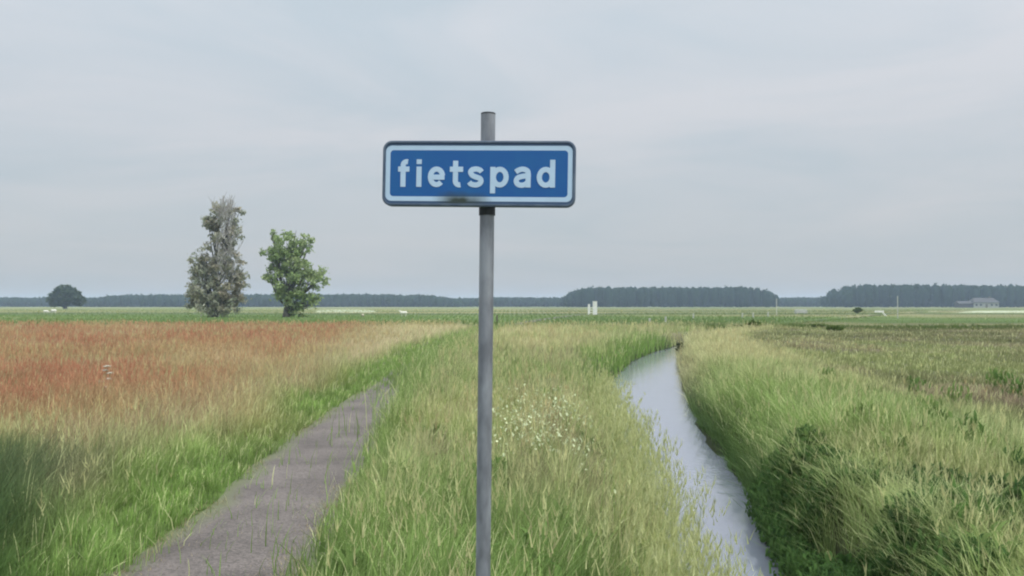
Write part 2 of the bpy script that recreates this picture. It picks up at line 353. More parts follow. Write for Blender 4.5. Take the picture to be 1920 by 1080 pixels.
def sample(n, y0, y1, power, xr=0.64, pad=2.0):
    """points on the ground in the wedge in view; density per area falls as Y**-power beyond 6.5 m"""
    k = int(n * 3); Y = np.exp(rng.uniform(math.log(y0), math.log(y1), k))    # area density ~ 1/Y^2
    keep = rng.random(k) < np.where(Y < 6.5, (Y / 6.5) ** 2, (6.5 / Y) ** (power - 2))
    Y = Y[keep][:n]; X = rng.uniform(-1, 1, len(Y)) * (xr * Y + pad)
    return X, Y

RHO = 1.0
def grow(which):
    """which: 'verge' | 'left' | 'right' | 'far'"""
    parts = []
    specs = {'near': (int(330000 * RHO), 2.3, 60, 2.0), 'far': (int(110000 * RHO), 55, 330, 2.15)}
    X, Y = sample(*( (specs['far'][0], 55, 330, 2.15) if which == 'far' else (int(520000 * RHO), 2.3, 64, 2.0)))
    # tufts: pull points to clump centres
    cs = 0.16 + 0.004 * Y
    jx = np.round(X / cs) * cs; jy = np.round(Y / cs) * cs
    hsh = np.sin(jx * 127.1 / cs + jy * 311.7 / cs) * 43758.5; hx = hsh - np.floor(hsh); hs2 = np.sin(jx * 269.5 / cs + jy * 183.3 / cs) * 24634.6; hy = hs2 - np.floor(hs2)
    pull = rng.uniform(0.0, 0.75, len(X))
    X = X + (jx + (hx - .5) * cs - X) * pull; Y = Y + (jy + (hy - .5) * cs - Y) * pull
    P = pc(Y); hw = PHW + 0.03 - 0.2 * rng.random(len(X)) ** 3 + (fbm(X, Y, 0.9, 17) - .5) * 0.16
    hr_ = np.where(X > P, hw - 0.2 * sm(10, 15, Y) - 0.5 * sm(15, 21, Y), hw - 0.2 * sm(15, 20, Y)); onp = (np.abs(X - P) < hr_) & (rng.random(len(X)) > 0.9 * sm(14.5, 20, Y) + 0.02)
    wat = (X > cL(Y) - 0.02) & (X < cR(Y) + 0.02)
    if which == 'verge': sel = (X > P) & (X < cX(Y))
    elif which == 'left': sel = X <= P
    elif which == 'right': sel = X >= cX(Y)
    else: sel = X < 1e9
    sel &= ~onp & ~wat
    # the steep, shade-darkened face of the far bank and the hollow in it carry few blades
    dr_ = X - cR(Y); face = (dr_ > 0) & (dr_ < 0.06 + 0.45 * sm(.42, .7, fbm(X * 0.3, Y, 1.7, 8)) * (1 - sm(8, 11, Y)))
    holl = np.exp(-(((X - 3.75) / 0.42) ** 2 + ((Y - 6.5) / 0.8) ** 2)) > 0.45
    sel &= ~((face | holl) & (rng.random(len(X)) < 0.7))
    X, Y, hx, hy = X[sel], Y[sel], hx[sel], hy[sel]
    c, h, sh = cover(X, Y); Z = terrain(X, Y); n = len(X)
    tuft = 0.72 + 0.56 * hx
    hgt = h * tuft * rng.uniform(0.45, 1.15, n)
    lean = np.abs(rng.normal(0.28, 0.25, n)) + 0.05; ang = rng.uniform(0, 2 * math.pi, n)
    wind = rng.random(n) < 0.45; ang = np.where(wind, rng.normal(0.5, 0.5, n), ang)
    d_l = cL(Y) - X; d_r = X - cR(Y)
    onr = (d_r > -0.1) & (d_r < 1.3); ang = np.where(onr & (rng.random(n) < 0.75), rng.normal(math.pi + 0.35, 0.6, n), ang)
    lean = np.where(onr, lean + 0.55 * rng.random(n), lean)
    w = (0.0036 + 0.00040 * Y) * rng.uniform(0.7, 1.5, n)
    va = 1 - 0.6 * sm(30, 90, Y); br = 1 + va * ((0.72 + 0.56 * rng.random(n)) * (0.85 + 0.3 * hy) - 1)
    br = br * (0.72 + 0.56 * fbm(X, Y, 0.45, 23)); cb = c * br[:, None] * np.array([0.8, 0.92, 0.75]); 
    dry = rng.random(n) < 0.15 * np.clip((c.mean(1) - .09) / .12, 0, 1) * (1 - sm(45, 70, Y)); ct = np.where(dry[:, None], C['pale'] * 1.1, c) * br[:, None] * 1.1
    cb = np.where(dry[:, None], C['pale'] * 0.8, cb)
    nearm = Y < 16
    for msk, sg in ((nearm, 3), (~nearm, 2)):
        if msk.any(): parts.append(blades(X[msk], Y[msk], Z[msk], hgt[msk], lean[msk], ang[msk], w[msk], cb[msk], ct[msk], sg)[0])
    # seeding stems: thin stalk with a loose panicle
    k = rng.random(n) < sh * np.where(Y < 16, 0.08, 0.12) * np.clip((c.mean(1) - .08) / .1, 0.1, 1)
    X, Y, Z, c, h = X[k], Y[k], Z[k], c[k], h[k]; n = len(X)
    if n:
        hs = h * rng.uniform(1.05, 1.55, n); lean = np.abs(rng.normal(0.15, 0.12, n)); ang = rng.normal(0.6, 1.2, n)
        ws = (0.0022 + 0.00016 * Y)
        sc = c * 0.9
        st, tip = blades(X, Y, Z, hs, lean, ang, ws * 1.6, sc, sc, 2); parts.append(st)
        isred = np.clip((c[:, 0] / c[:, 1] - 1.0) / 0.6, 0, 1)
        hc = (C['olive'] * .35 + C['tan'] * .25 + C['pale'] * .35) * (1 - isred[:, None]) + (C['red'] * 0.95) * isred[:, None]
        hc = hc * rng.uniform(0.8, 1.25, n)[:, None]
        for q in range(5):
            f = rng.uniform(0.0, 0.22, n) * (hs)
            px = tip[:, 0] - np.cos(ang) * lean * f * 0.9; py = tip[:, 1] - np.sin(ang) * lean * f * 0.9; pz = tip[:, 2] - f
            parts.append(blades(px, py, pz, rng.uniform(0.03, 0.075, n) * (1 + 0.01 * Y), rng.uniform(0.3, 0.9, n), rng.uniform(0, 6.28, n), ws * 2.4, hc, hc * 1.1, 1)[0])
    return merge(parts)
for which, name, lab in (('verge', 'verge_grass', 'tall yellow green seeding grass between the cycle path and the canal'),
                         ('left', 'field_grass', 'reddish sorrel and green grass on the field left of the path'),
                         ('right', 'bank_grass', 'dense tussocky grass on the far bank of the canal and the field behind'),
                         ('far', 'meadow_grass', 'distant flat meadow grass below the line of woods')):
    g4 = grow(which); me = mesh_np(name, g4[0], g4[1], g4[2], g4[3])
    tag(link(name, me, M_grass), lab, 'grass', kind='stuff')

# sparse seeding grass along the water's near edge, leaning out over it
n = 2100; Y = np.exp(rng.uniform(math.log(4.6), math.log(20), n)); X = cL(Y) + rng.normal(-0.12, 0.2, n); X = np.minimum(X, cL(Y) + 0.35)
Z = np.maximum(terrain(X, Y), WZ - 0.1); h = rng.uniform(0.35, 0.85, n); lean_ = np.abs(rng.normal(.3, .22, n)); ang_ = rng.normal(0.3, 0.7, n)
cs_ = mixn(np.ones((n, 3)) * C['green'], C['pale'], rng.random(n)) * rng.uniform(.7, 1.1, n)[:, None]
pts_, tip_ = blades(X, Y, Z, h, lean_, ang_, rng.uniform(.004, .008, n) + .0003 * Y, cs_, cs_, 3); parts = [pts_]
for q in range(6):
    f = rng.uniform(0, .2, n) * h; hc = mixn(np.ones((n, 3)) * C['olive'], C['pale'], rng.random(n))
    parts.append(blades(tip_[:, 0] - np.cos(ang_) * lean_ * f, tip_[:, 1] - np.sin(ang_) * lean_ * f, tip_[:, 2] - f, rng.uniform(.03, .08, n), rng.uniform(.3, .9, n), rng.uniform(0, 6.28, n), .006 + .0006 * Y, hc, hc, 1)[0])
g4 = merge(parts); me = mesh_np('reed_grass', *g4[:3], g4[3]); tag(link('reed_grass', me, M_grass), 'pale seeding reed grass leaning over the near edge of the canal', 'grass', kind='stuff')

# dry stems and crumbs of mown grass lying on the path, thicker towards its edges
n = 5200; Y = np.exp(rng.uniform(math.log(4.5), math.log(18), n)); sgn = np.where(rng.random(n) < .68, 1, -1); e_ = PHW * (1 - np.abs(rng.normal(0, .28, n))); X = pc(Y) + sgn * e_
k_ = (fbm(X, Y, .7, 31) > .45) & (np.abs(X - pc(Y)) < PHW); X, Y = X[k_], Y[k_]; n = len(X)
cl_ = mixn(np.ones((n, 3)) * C['tan'] * .7, C['brown'] * .8, rng.random(n)); an_ = rng.uniform(0, 6.28, n)
pp_ = blades(X, Y, np.full(n, .037), np.full(n, .012), rng.uniform(2, 7, n), an_, rng.uniform(.004, .009, n), cl_, cl_, 1, an_ + 1.57)[0]
me = mesh_np('path_litter', *pp_[:3], pp_[3]); tag(link('path_litter', me, M_grass), 'dry grass stems scattered on the edges of the path', 'plant litter', kind='stuff')

# broad-leaved plants coloured dark to stand in for deep shade on the bank and hollow
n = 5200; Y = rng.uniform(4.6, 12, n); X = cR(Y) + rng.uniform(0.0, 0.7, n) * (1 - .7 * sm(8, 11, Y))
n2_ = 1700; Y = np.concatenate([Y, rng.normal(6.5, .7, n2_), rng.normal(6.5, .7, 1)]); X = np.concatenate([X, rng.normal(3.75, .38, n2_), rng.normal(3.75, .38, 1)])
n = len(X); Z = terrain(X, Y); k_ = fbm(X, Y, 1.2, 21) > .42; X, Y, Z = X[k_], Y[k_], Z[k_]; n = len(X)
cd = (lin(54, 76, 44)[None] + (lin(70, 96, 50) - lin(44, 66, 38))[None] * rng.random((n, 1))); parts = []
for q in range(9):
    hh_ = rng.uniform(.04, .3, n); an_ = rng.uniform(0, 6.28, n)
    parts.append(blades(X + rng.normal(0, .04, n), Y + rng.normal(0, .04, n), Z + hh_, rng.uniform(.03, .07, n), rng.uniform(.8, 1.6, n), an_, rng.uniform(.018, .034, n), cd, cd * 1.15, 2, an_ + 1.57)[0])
g4 = merge(parts); me = mesh_np('bank_shade_herbs', *g4[:3], g4[3]); tag(link('bank_shade_herbs', me, M_grass), 'leafy herbs coloured dark as deep shade at the foot of the far bank', 'herbs', kind='stuff')

# broad-leaved weeds in loose groups among the grass
g = 95; gy = np.exp(rng.uniform(math.log(4.5), math.log(16), g)); gx = rng.uniform(-1, 1, g) * (0.6 * gy + .5)
k_ = (gx > pc(gy) + .85) & ((gx < cL(gy) - .3) | (gx > cR(gy) + .5)); gx, gy = gx[k_], gy[k_]
X = np.repeat(gx, 60) + rng.normal(0, .09, 60 * len(gx)); Y = np.repeat(gy, 60) + rng.normal(0, .09, 60 * len(gx)); n = len(X)
an_ = rng.uniform(0, 6.28, n); cw_ = np.repeat(lin(78, 104, 54)[None] + (lin(104, 122, 70) - lin(78, 104, 54))[None] * rng.random((len(gx), 1)), 60, 0) * rng.uniform(.85, 1.15, n)[:, None]
pp_ = blades(X, Y, terrain(X, Y) + rng.uniform(.02, .34, n), rng.uniform(.05, .12, n), rng.uniform(.7, 1.5, n), an_, rng.uniform(.02, .042, n), cw_, cw_, 3, an_ + 1.57)[0]
me = mesh_np('verge_weeds', *pp_[:3], pp_[3]); tag(link('verge_weeds', me, M_grass), 'loose groups of broad-leaved weeds among the tall grass', 'weeds', kind='stuff')

# ------------------------------------------------------------------ white flowers on the verge
def flowers():
    parts = []
    def head(X, Y, Z, r, col, tilt=0.35):
        n = len(X); m = 6; ang = rng.uniform(0, 6.28, n); P = []
        ta = rng.uniform(0, 6.28, n); tl = rng.uniform(0, tilt * 2, n)
        P.append(np.stack([X, Y, Z + r * 0.25], -1))
        for k in range(m):
            a_ = ang + k * 2 * math.pi / m; P.append(np.stack([X + np.cos(a_) * r, Y + np.sin(a_) * r, Z + np.cos(a_ - ta) * r * tl], -1))
        V = np.stack(P, 1).reshape(-1, 3); base = (np.arange(n) * (m + 1))[:, None]; loc = []
        for k in range(m): loc += [0, 1 + k, 1 + (k + 1) % m]
        return V, (base + np.array(loc)).ravel(), np.full(n * m, 3), np.repeat(col, m + 1, 0)
    n = 800
    py = np.concatenate([rng.normal(800, 22, n // 2), rng.normal(775, 35, n - n // 2)]); px = np.where(rng.random(n) < .7, rng.normal(1035, 48, n), rng.normal(970, 45, n))
    Zt = 0.42; Y = F * (EYE - Zt) / (py - HZ); X = (px - 960) / F * Y
    n = len(X); gz = terrain(X, Y); hh = np.maximum(rng.normal(0.46, 0.05, n), .2)
    cg = np.tile(C['green'], (n, 1)); parts.append(blades(X, Y, gz, hh, np.full(n, .05), rng.uniform(0, 6, n), np.full(n, .006), cg, cg, 2)[0])
    cw = np.tile(np.array([.62, .68, .42]), (n, 1)) * rng.uniform(.8, 1.05, n)[:, None]
    parts.append(head(X, Y, gz + hh, rng.uniform(.005, .013, n), cw, .9))
    return merge(parts)
g4 = flowers(); me = mesh_np('wildflowers', *g4[:3], g4[3]); tag(link('wildflowers', me, M_leaf), 'scattered small white flowers in the grass right of the sign post', 'flowers', kind='stuff')

# ------------------------------------------------------------------ generic mesh builders
def tube(bm, pts, rad, n=8, cap=True):
    rings = []; up = Vector((0.13, 0.97, 0.2))
    for i, p in enumerate(pts):
        p = Vector(p); d = (Vector(pts[min(i + 1, len(pts) - 1)]) - Vector(pts[max(i - 1, 0)])).normalized()
        a = d.cross(up); 
        if a.length < 1e-3: a = d.cross(Vector((1, 0, 0)))
        a.normalize(); b = d.cross(a); r = rad[i] if hasattr(rad, '__len__') else rad
        rings.append([bm.verts.new(p + (a * math.cos(t) + b * math.sin(t)) * r) for t in [2 * math.pi * k / n for k in range(n)]])
    for r0, r1 in zip(rings, rings[1:]):
        for k in range(n): bm.faces.new((r0[k], r0[(k + 1) % n], r1[(k + 1) % n], r1[k]))
    if cap: bm.faces.new(rings[0][::-1]); bm.faces.new(rings[-1])
def box(bm, c, s, bev=0.0, rot=None):
    r = bmesh.ops.create_cube(bm, size=1.0); vs = r['verts']
    for v in vs: v.co = Vector((v.co.x * s[0], v.co.y * s[1], v.co.z * s[2]))
    if bev:
        es = list({e for v in vs for e in v.link_edges}); rb = bmesh.ops.bevel(bm, geom=es, offset=bev, segments=2, affect='EDGES', profile=0.7)
        vs = list({v for f in rb['faces'] for v in f.verts} | {v for v in vs if v.is_valid})
    for v in vs:
        if rot: v.co = rot @ v.co
        v.co += Vector(c)
def from_bm(name, bm, m, parent=None, smooth=False, loc=None):
    bmesh.ops.recalc_face_normals(bm, faces=bm.faces)
    me = bpy.data.meshes.new(name); bm.to_mesh(me); bm.free()
    if smooth:
        me.polygons.foreach_set('use_smooth', [True] * len(me.polygons)); me.set_sharp_from_angle(angle=math.radians(40))
    return link(name, me, m, parent, loc)

# ------------------------------------------------------------------ the sign
M_zinc = noisy('galvanised_steel', (0.17, 0.18, 0.20), (0.30, 0.32, 0.345), 26, 0.5, 0.35, 6, 0.05, stretch=(1, 1, 0.35))
M_dark = noisy('clamp_steel_and_shadow', (0.03, 0.035, 0.04), (0.06, 0.065, 0.07), 30, 0.6, 0.5)
M_rim = noisy('sign_rim_paint', (0.055, 0.085, 0.135), (0.10, 0.135, 0.18), 18, 0.5)
def paint(name, col, dirt):
    m, t, b, o = mat(name); tcn = N(t, 'ShaderNodeTexCoord')
    nz = N(t, 'ShaderNodeTexNoise'); nz.inputs['Scale'].default_value = 14; nz.inputs['Detail'].default_value = 6; L(t, tcn.outputs['Object'], nz.inputs['Vector'])
    r = N(t, 'ShaderNodeMapRange'); r.inputs[1].default_value = .42; r.inputs[2].default_value = .8; r.inputs[4].default_value = 0.35; L(t, nz.outputs['Fac'], r.inputs[0])
    # algae smear at the lower middle of the board
    mp_ = N(t, 'ShaderNodeMapping'); mp_.inputs['Location'].default_value = (0.05 * 8, 0, 0.085 * 22); mp_.inputs['Scale'].default_value = (8, 1, 22)
    L(t, tcn.outputs['Object'], mp_.inputs[0]); ln = N(t, 'ShaderNodeVectorMath', operation='LENGTH'); L(t, mp_.outputs[0], ln.inputs[0])
    sm_ = N(t, 'ShaderNodeMapRange'); sm_.inputs[1].default_value = 1.15; sm_.inputs[2].default_value = 0.1; sm_.inputs[4].default_value = 1.0
    L(t, mathn(t, 'ADD', ln.outputs['Value'], mathn(t, 'MULTIPLY', nz.outputs['Fac'], 0.7)), sm_.inputs[0])
    c = mixc(t, r.outputs[0], col, dirt)
    c = mixc(t, mathn(t, 'MULTIPLY', sm_.outputs[0], 1.6, True), c, (0.03, 0.045, 0.035))
    L(t, c, b.inputs['Base Color']); b.inputs['Roughness'].default_value = 0.45
    return m
M_blue = paint('blue_sign_foil', (0.003, 0.09, 0.30), (0.008, 0.135, 0.30))
M_margin = paint('dull_blue_margin', (0.035, 0.075, 0.15), (0.06, 0.10, 0.15))
M_white = paint('white_sign_foil', (0.46, 0.61, 0.75), (0.32, 0.45, 0.56))
DS = 2.77
sx, sy, sz = at(896.3, 324.5, DS)
pole_x = (910.5 - 960) / F * DS
sg = empty('direction_sign', ((900.0 - 960) / F * DS, DS + 0.055, 0.0), 'blue fietspad cycle path sign on a grey steel post in the grass', 'sign')
lean = math.radians(0.62)
sg.rotation_euler = (0, lean, 0)
inv = (Matrix.Translation(sg.location) @ sg.rotation_euler.to_matrix().to_4x4()).inverted()
ptop = EYE + (HZ - 213) / F * (DS + .05)
bm = bmesh.new(); tube(bm, [(0, 0, -0.12), (0, 0, 0.8), (0, 0, 1.6), (0, 0, ptop)], 0.0232, 32)
pole = from_bm('pole', bm, M_zinc, sg, True)
bm = bmesh.new(); tube(bm, [(0, 0, ptop + .0005), (0, 0, ptop + 0.004), (0, 0, ptop + .006)], [0.0235, 0.0235, 0.021], 32); from_bm('cap', bm, M_dark, pole, True)
# board as a box section with rounded corners, folded rim proud of a recessed face
def rrect(w, h, r, n=8):
    p = []
    for cx_, cz_, a0 in ((w / 2 - r, h / 2 - r, 0), (-w / 2 + r, h / 2 - r, 90), (-w / 2 + r, -h / 2 + r, 180), (w / 2 - r, -h / 2 + r, 270)):
        for k in range(n + 1):
            a_ = math.radians(a0 + 90 * k / n); p.append((cx_ + r * math.cos(a_), cz_ + r * math.sin(a_)))
    return p
def loft(bm, loops, close0=False, close1=False):
    R = [[bm.verts.new(v) for v in l] for l in loops]; n = len(R[0])
    for a0, b0 in zip(R, R[1:]):
        for k in range(n): bm.faces.new((a0[k], a0[(k + 1) % n], b0[(k + 1) % n], b0[k]))
    if close0: bm.faces.new(R[0])
    if close1: bm.faces.new(R[-1])
W, H = 0.61, 0.207; yaw = math.radians(-5)
board_world = Matrix.Translation((sx, sy, sz)) @ Matrix.Rotation(yaw, 4, 'Z') @ Matrix.Rotation(math.radians(1.0), 4, 'Y')
def lp(w, h, r, y): return [(x, y, z) for x, z in rrect(w, h, r)]
bm = bmesh.new()
loft(bm, [lp(W - .01, H - .01, .024, 0.030), lp(W, H, .029, 0.026), lp(W, H, .029, 0.004), lp(W - .002, H - .002, .028, 0.001), lp(W - .008, H - .008, .025, 0.0),
          lp(W - .014, H - .014, .022, 0.0), lp(W - .0165, H - .0165, .021, 0.003)], close0=True, close1=False)
board = from_bm('sign_board', bm, M_rim, sg, True)
board.matrix_parent_inverse = Matrix.Identity(4); board.matrix_local = inv @ board_world
bm = bmesh.new(); loft(bm, [lp(W - .0166, H - .0166, .021, 0.003), lp(W - .03, H - .03, .016, 0.003)], close1=False)
# thin blue outer margin, white line, blue field: three butted rings
bw0, bw1 = 0.020, 0.049
bm.free(); bm = bmesh.new(); loft(bm, [lp(W - .0166, H - .0166, .021, 0.003), lp(W - bw0, H - bw0 - .012, .019, 0.003)]); from_bm('outer_margin', bm, M_margin, board)
bm = bmesh.new(); loft(bm, [lp(W - bw1, H - bw1 - .012, .011, 0.003), lp(W - bw1 - .01, H - bw1 - .022, .008, 0.003)], close1=True)
from_bm('blue_face', bm, M_blue, board)
bm = bmesh.new(); loft(bm, [lp(W - bw0, H - bw0 - .012, .019, 0.003), lp(W - bw1, H - bw1 - .012, .011, 0.003)]); from_bm('border', bm, M_white, board)
# lettering built from strokes (mm)
def arc(cx_, cz_, rx, rz, a0, a1, n=20): return [(cx_ + rx * math.cos(math.radians(a0 + (a1 - a0) * k / n)), cz_ + rz * math.sin(math.radians(a0 + (a1 - a0) * k / n))) for k in range(n + 1)]
def cat(p, n=6):
    q = [p[0]] + p + [p[-1]]; o = []
    for i in range(1, len(q) - 2):
        for k in range(n):
            t = k / n; o.append(tuple(0.5 * (2 * q[i][j] + (q[i + 1][j] - q[i - 1][j]) * t + (2 * q[i - 1][j] - 5 * q[i][j] + 4 * q[i + 1][j] - q[i + 2][j]) * t * t + (3 * q[i][j] - q[i - 1][j] - 3 * q[i + 1][j] + q[i + 2][j]) * t ** 3) for j in (0, 1)))
    return o + [p[-1]]
strokes = [
    [(-239, -43), (-239, 26)] + arc(-227, 26, 12, 10.5, 180, 75, 8), [(-255, 13), (-219, 13)],
    [(-188, -43), (-188, 21)], [(-188, 29), (-188, 44)],
    arc(-132, -11, 19.5, 24.5, 8, 318), [(-146, -12), (-106.5, -12)],
    [(-72, 40), (-72, -22)] + arc(-59, -24, 13, 12, 180, 285, 8), [(-90, 13), (-48, 13)],
    cat([(11, 5), (5, 11), (-7, 14), (-20, 11), (-24, 3), (-18, -6), (-7, -11), (6, -16), (9, -25), (3, -33), (-9, -36), (-22, -33), (-28, -27)]),
    [(46, 21), (46, -62)], arc(68, -11, 20, 24.5, 0, 360, 28),
    cat([(157, -43), (157, -20), (157, 0), (153, 10), (140, 14), (127, 11), (118, 5)]), cat([(156, -6), (140, -8), (125, -13), (120, -23), (125, -33), (138, -36), (150, -32), (157, -24)]),
    [(233, 44), (233, -43)], arc(212, -11, 20, 24.5, 0, 360, 28)]
bm = bmesh.new(); hw = 8.1
for si, st in enumerate(strokes):
    closed = abs(st[0][0] - st[-1][0]) < 1e-6 and abs(st[0][1] - st[-1][1]) < 1e-6
    pts = st[:-1] if closed else st; n = len(pts); Lv, Rv = [], []
    for i in range(n):
        a_ = Vector(pts[(i - 1) % n]) if (closed or i > 0) else None; b_ = Vector(pts[(i + 1) % n]) if (closed or i < n - 1) else None; p = Vector(pts[i])
        d = ((b_ - p).normalized() if b_ else Vector((0, 0))) + ((p - a_).normalized() if a_ else Vector((0, 0))); d.normalize(); nn = Vector((-d.y, d.x)) * hw
        yy = 0.0022 - 0.00025 * (si % 3) 
        mk = lambda q, y_: bm.verts.new((q.x / 1000, y_, q.y / 1000))
        Lv.append((mk(p + nn, yy), mk(p + nn, 0.0035))); Rv.append((mk(p - nn, yy), mk(p - nn, 0.0035)))
    for i in range(n if closed else n - 1):
        j = (i + 1) % n
        bm.faces.new((Lv[i][0], Lv[j][0], Rv[j][0], Rv[i][0])); bm.faces.new((Lv[i][0], Lv[i][1], Lv[j][1], Lv[j][0])); bm.faces.new((Rv[i][0], Rv[j][0], Rv[j][1], Rv[i][1]))
    if not closed:
        for i in (0, n - 1): bm.faces.new((Lv[i][0], Rv[i][0], Rv[i][1], Lv[i][1]))
from_bm('lettering', bm, M_white, board)
# clamps round the post; the lower peeks out dark as the board's shadow
zc = (inv @ board_world @ Vector((0, 0, 0))).z
for dz in (0.055, -0.112):
    bm = bmesh.new(); tube(bm, [(0, 0, zc + dz - 0.014), (0, 0, zc + dz + 0.014)], 0.0262, 24)
    if dz > 0: box(bm, (0, -0.026, zc + dz), (0.07, 0.008, 0.026), 0.002)
    for s in (-1, 1): tube(bm, [(s * 0.031, -0.02, zc + dz), (s * 0.031, 0.012, zc + dz)], 0.004, 8) if dz > 0 else None
    from_bm('clamp', bm, M_dark, sg, True)

# ------------------------------------------------------------------ trees
M_bark = noisy('bark', (0.05, 0.045, 0.035), (0.11, 0.10, 0.08), 3, 0.9)
M_bark_pale = noisy('dead_bark', (0.27, 0.25, 0.23), (0.42, 0.40, 0.38), 2, 0.9)
def leaves_mesh(name, centres, per, spread, size, colf, m, parent):
    cen = np.repeat(np.array(centres)[:, :3], per, 0); sp = np.repeat(np.array(centres)[:, 3], per)
    n = len(cen); P = cen + rng.normal(0, 1, (n, 3)) * (sp * spread)[:, None] * np.array([1, 1, .8])
    a1 = rng.normal(0, 1, (n, 3)); a1 /= np.linalg.norm(a1, axis=1)[:, None]; a2 = np.cross(a1, rng.normal(0, 1, (n, 3))); a2 /= np.linalg.norm(a2, axis=1)[:, None]
    s = size * rng.uniform(.5, 1.3, n)[:, None]
    V = np.stack([P - a1 * s, P + a2 * s * .55, P + a1 * s, P - a2 * s * .55], 1).reshape(-1, 3)
    cc = colf(cen, n); cc = np.repeat(cc, 4, 0)
    me = mesh_np(name, V, np.arange(n * 4), np.full(n, 4), cc)
    return link(name, me, m, parent)
def tree(name, px, base_y, lobes, label, cat_, col_a, col_b, leafs, size, wood, D, trunks, density=1.0, group=None, gap=0.42):
    k = D / F; X0 = (px - 960) * k
    root = empty(name, (X0, D, 0), label, cat_, group)
    cen = []; limbs = []
    for (lx, ly, rx, ry, dn) in lobes:
        cx_, cz_ = (lx - px) * k, EYE - (ly - HZ) * k; RX, RZ = rx * k, ry * k; RY = min(RX * 0.9, 4.5)
        limbs.append((cx_, 0, cz_, RX))
        nn = int(dn * density * RX * RZ * 7.5)
        for _ in range(nn):
            for _t in range(20):
                v_ = rng.normal(0, 1, 3); v_ /= np.linalg.norm(v_); rr_ = rng.random() ** 0.45
                p = (cx_ + v_[0] * RX * rr_, v_[1] * RY * rr_, cz_ + v_[2] * RZ * rr_)
                if mnoise.noise(Vector((p[0] * 0.8 + px, p[1] * 0.8, p[2] * 0.8))) > gap - 0.6: break
            if p[2] > 0.2: cen.append((*p, rng.uniform(.6, 1.2)))
    def colf(c, n):
        t = rng.random(n // leafs).repeat(leafs); nz_ = rng.uniform(.85, 1.18, n)
        # leaf colour varies from clump to clump
        return (col_a[None] * (1 - t[:, None]) + col_b[None] * t[:, None]) * nz_[:, None]
    bm = bmesh.new()
    for (tx, ty, r) in trunks:
        x_ = (tx - px) * k; zt = EYE - (ty - HZ) * k
        pts = [(x_ * s + math.sin(s * 5 + tx) * 0.25 * s, math.cos(s * 4 + tx) * 0.2 * s, -0.2 + (zt + .2) * s) for s in np.linspace(0, 1, 9)]
        pts = [(p[0] + (x_ if False else 0), p[1], p[2]) for p in pts]
        tube(bm, pts, [r * (1.25 - 1.1 * s) if i else r * 1.5 for i, s in enumerate(np.linspace(0, 1, 9))], 10)
    for i, (cx_, cy_, cz_, RX) in enumerate(limbs):
        for j in range(5):
            tgt = Vector((cx_ + rng.uniform(-.7, .7) * RX, rng.uniform(-.6, .6) * RX, cz_ + rng.uniform(-.5, .8) * RX)); z0 = max(0.4, min(tgt.z * rng.uniform(.35, .7), tgt.z - .8))
            p0 = Vector((cx_ * z0 / max(cz_, 1) * .7, 0, z0)); mid_ = p0.lerp(tgt, .5) + Vector((0, 0, -.25))
            tube(bm, [p0, mid_, tgt], [.11, .07, .025], 6)
    from_bm('trunk', bm, wood, root, True)
    leaves_mesh('crown', cen, leafs, 0.30, size, colf, M_leaf, root)
    return root, k
DT = 116.0
root, k = tree('poplar_tree', 403, 597, [
    (403, 520, 46, 48, 1.0), (372, 505, 22, 32, 1.1), (446, 515, 17, 38, .8), (400, 565, 44, 32, 1.1), (418, 455, 34, 42, .75), (401, 415, 17, 34, 1.3), (411, 392, 11, 13, .8),
    (372, 555, 22, 36, 1.1), (434, 560, 24, 34, .8), (430, 420, 22, 40, .35), (444, 398, 12, 14, .35), (434, 376, 4, 9, .35)],
    'tall ragged grey green poplar with pale dead twigs near its top', 'tree', lin(150, 156, 136), lin(166, 158, 138), 42, 0.22, M_bark, DT,
    [(410, 400, .34), (425, 420, .22), (385, 470, .2)], 1.0)
bm = bmesh.new()
for i in range(120):
    bx, by = random.uniform(414, 442), random.uniform(530, 405)
    tx = bx + random.uniform(-10, 18); ty = by - random.uniform(10, 34)
    if i < 16: bx, by, tx, ty = random.uniform(424, 438), random.uniform(420, 396), random.uniform(426, 446), random.uniform(368, 384)
    ty = max(ty, 368); tx = min(tx, 460)
    p0 = Vector(((bx - 403) * k, random.uniform(-2.5, 0.5), EYE - (by - HZ) * k)); p1 = Vector(((tx - 403) * k, p0.y + random.uniform(-1.2, .6), EYE - (ty - HZ) * k))
    m_ = p0.lerp(p1, .5) + Vector((random.uniform(-.3, .3), 0, random.uniform(-.2, .2))); tube(bm, [p0, m_, p1], [.05, .035, .015], 5)
    for q in range(3):
        a_ = p0.lerp(p1, random.uniform(.35, .9)); tube(bm, [a_, a_ + Vector((random.uniform(-.7, .7), random.uniform(-.5, .5), random.uniform(.3, 1.1)))], [.03, .015], 4)
tag(from_bm('dead_twigs', bm, M_bark_pale, root), 'pale bare dead twigs')
tree('broadleaf_tree', 537, 597, [
    (540, 462, 40, 28, 1.0), (512, 480, 22, 26, .7), (512, 440, 8, 9, .8), (568, 465, 20, 24, .7), (545, 510, 42, 36, 1.0), (505, 515, 18, 22, .6), (585, 525, 26, 26, .75), (600, 520, 15, 18, .7),
    (565, 560, 30, 24, .8), (590, 560, 18, 18, .45), (538, 545, 24, 26, 1.0), (550, 585, 22, 14, .6)],
    'round leaning green tree standing right of the tall poplar', 'tree', lin(132, 152, 98), lin(156, 168, 122), 42, 0.22, M_bark, DT,
    [(540, 480, .38), (560, 500, .2)], 1.0)
# round dark tree cluster far left
tree('round_tree', 123, 576, [(123, 556, 26, 18, 1.0), (105, 562, 16, 13, 1.0), (142, 561, 17, 13, 1.0), (122, 548, 18, 13, .9)],
     'dark round isolated tree on the horizon at the far left', 'tree', lin(66, 84, 62), lin(84, 96, 74), 34, 0.8, M_bark, 380.0, [(123, 552, .6)], .9, None, 0.2)

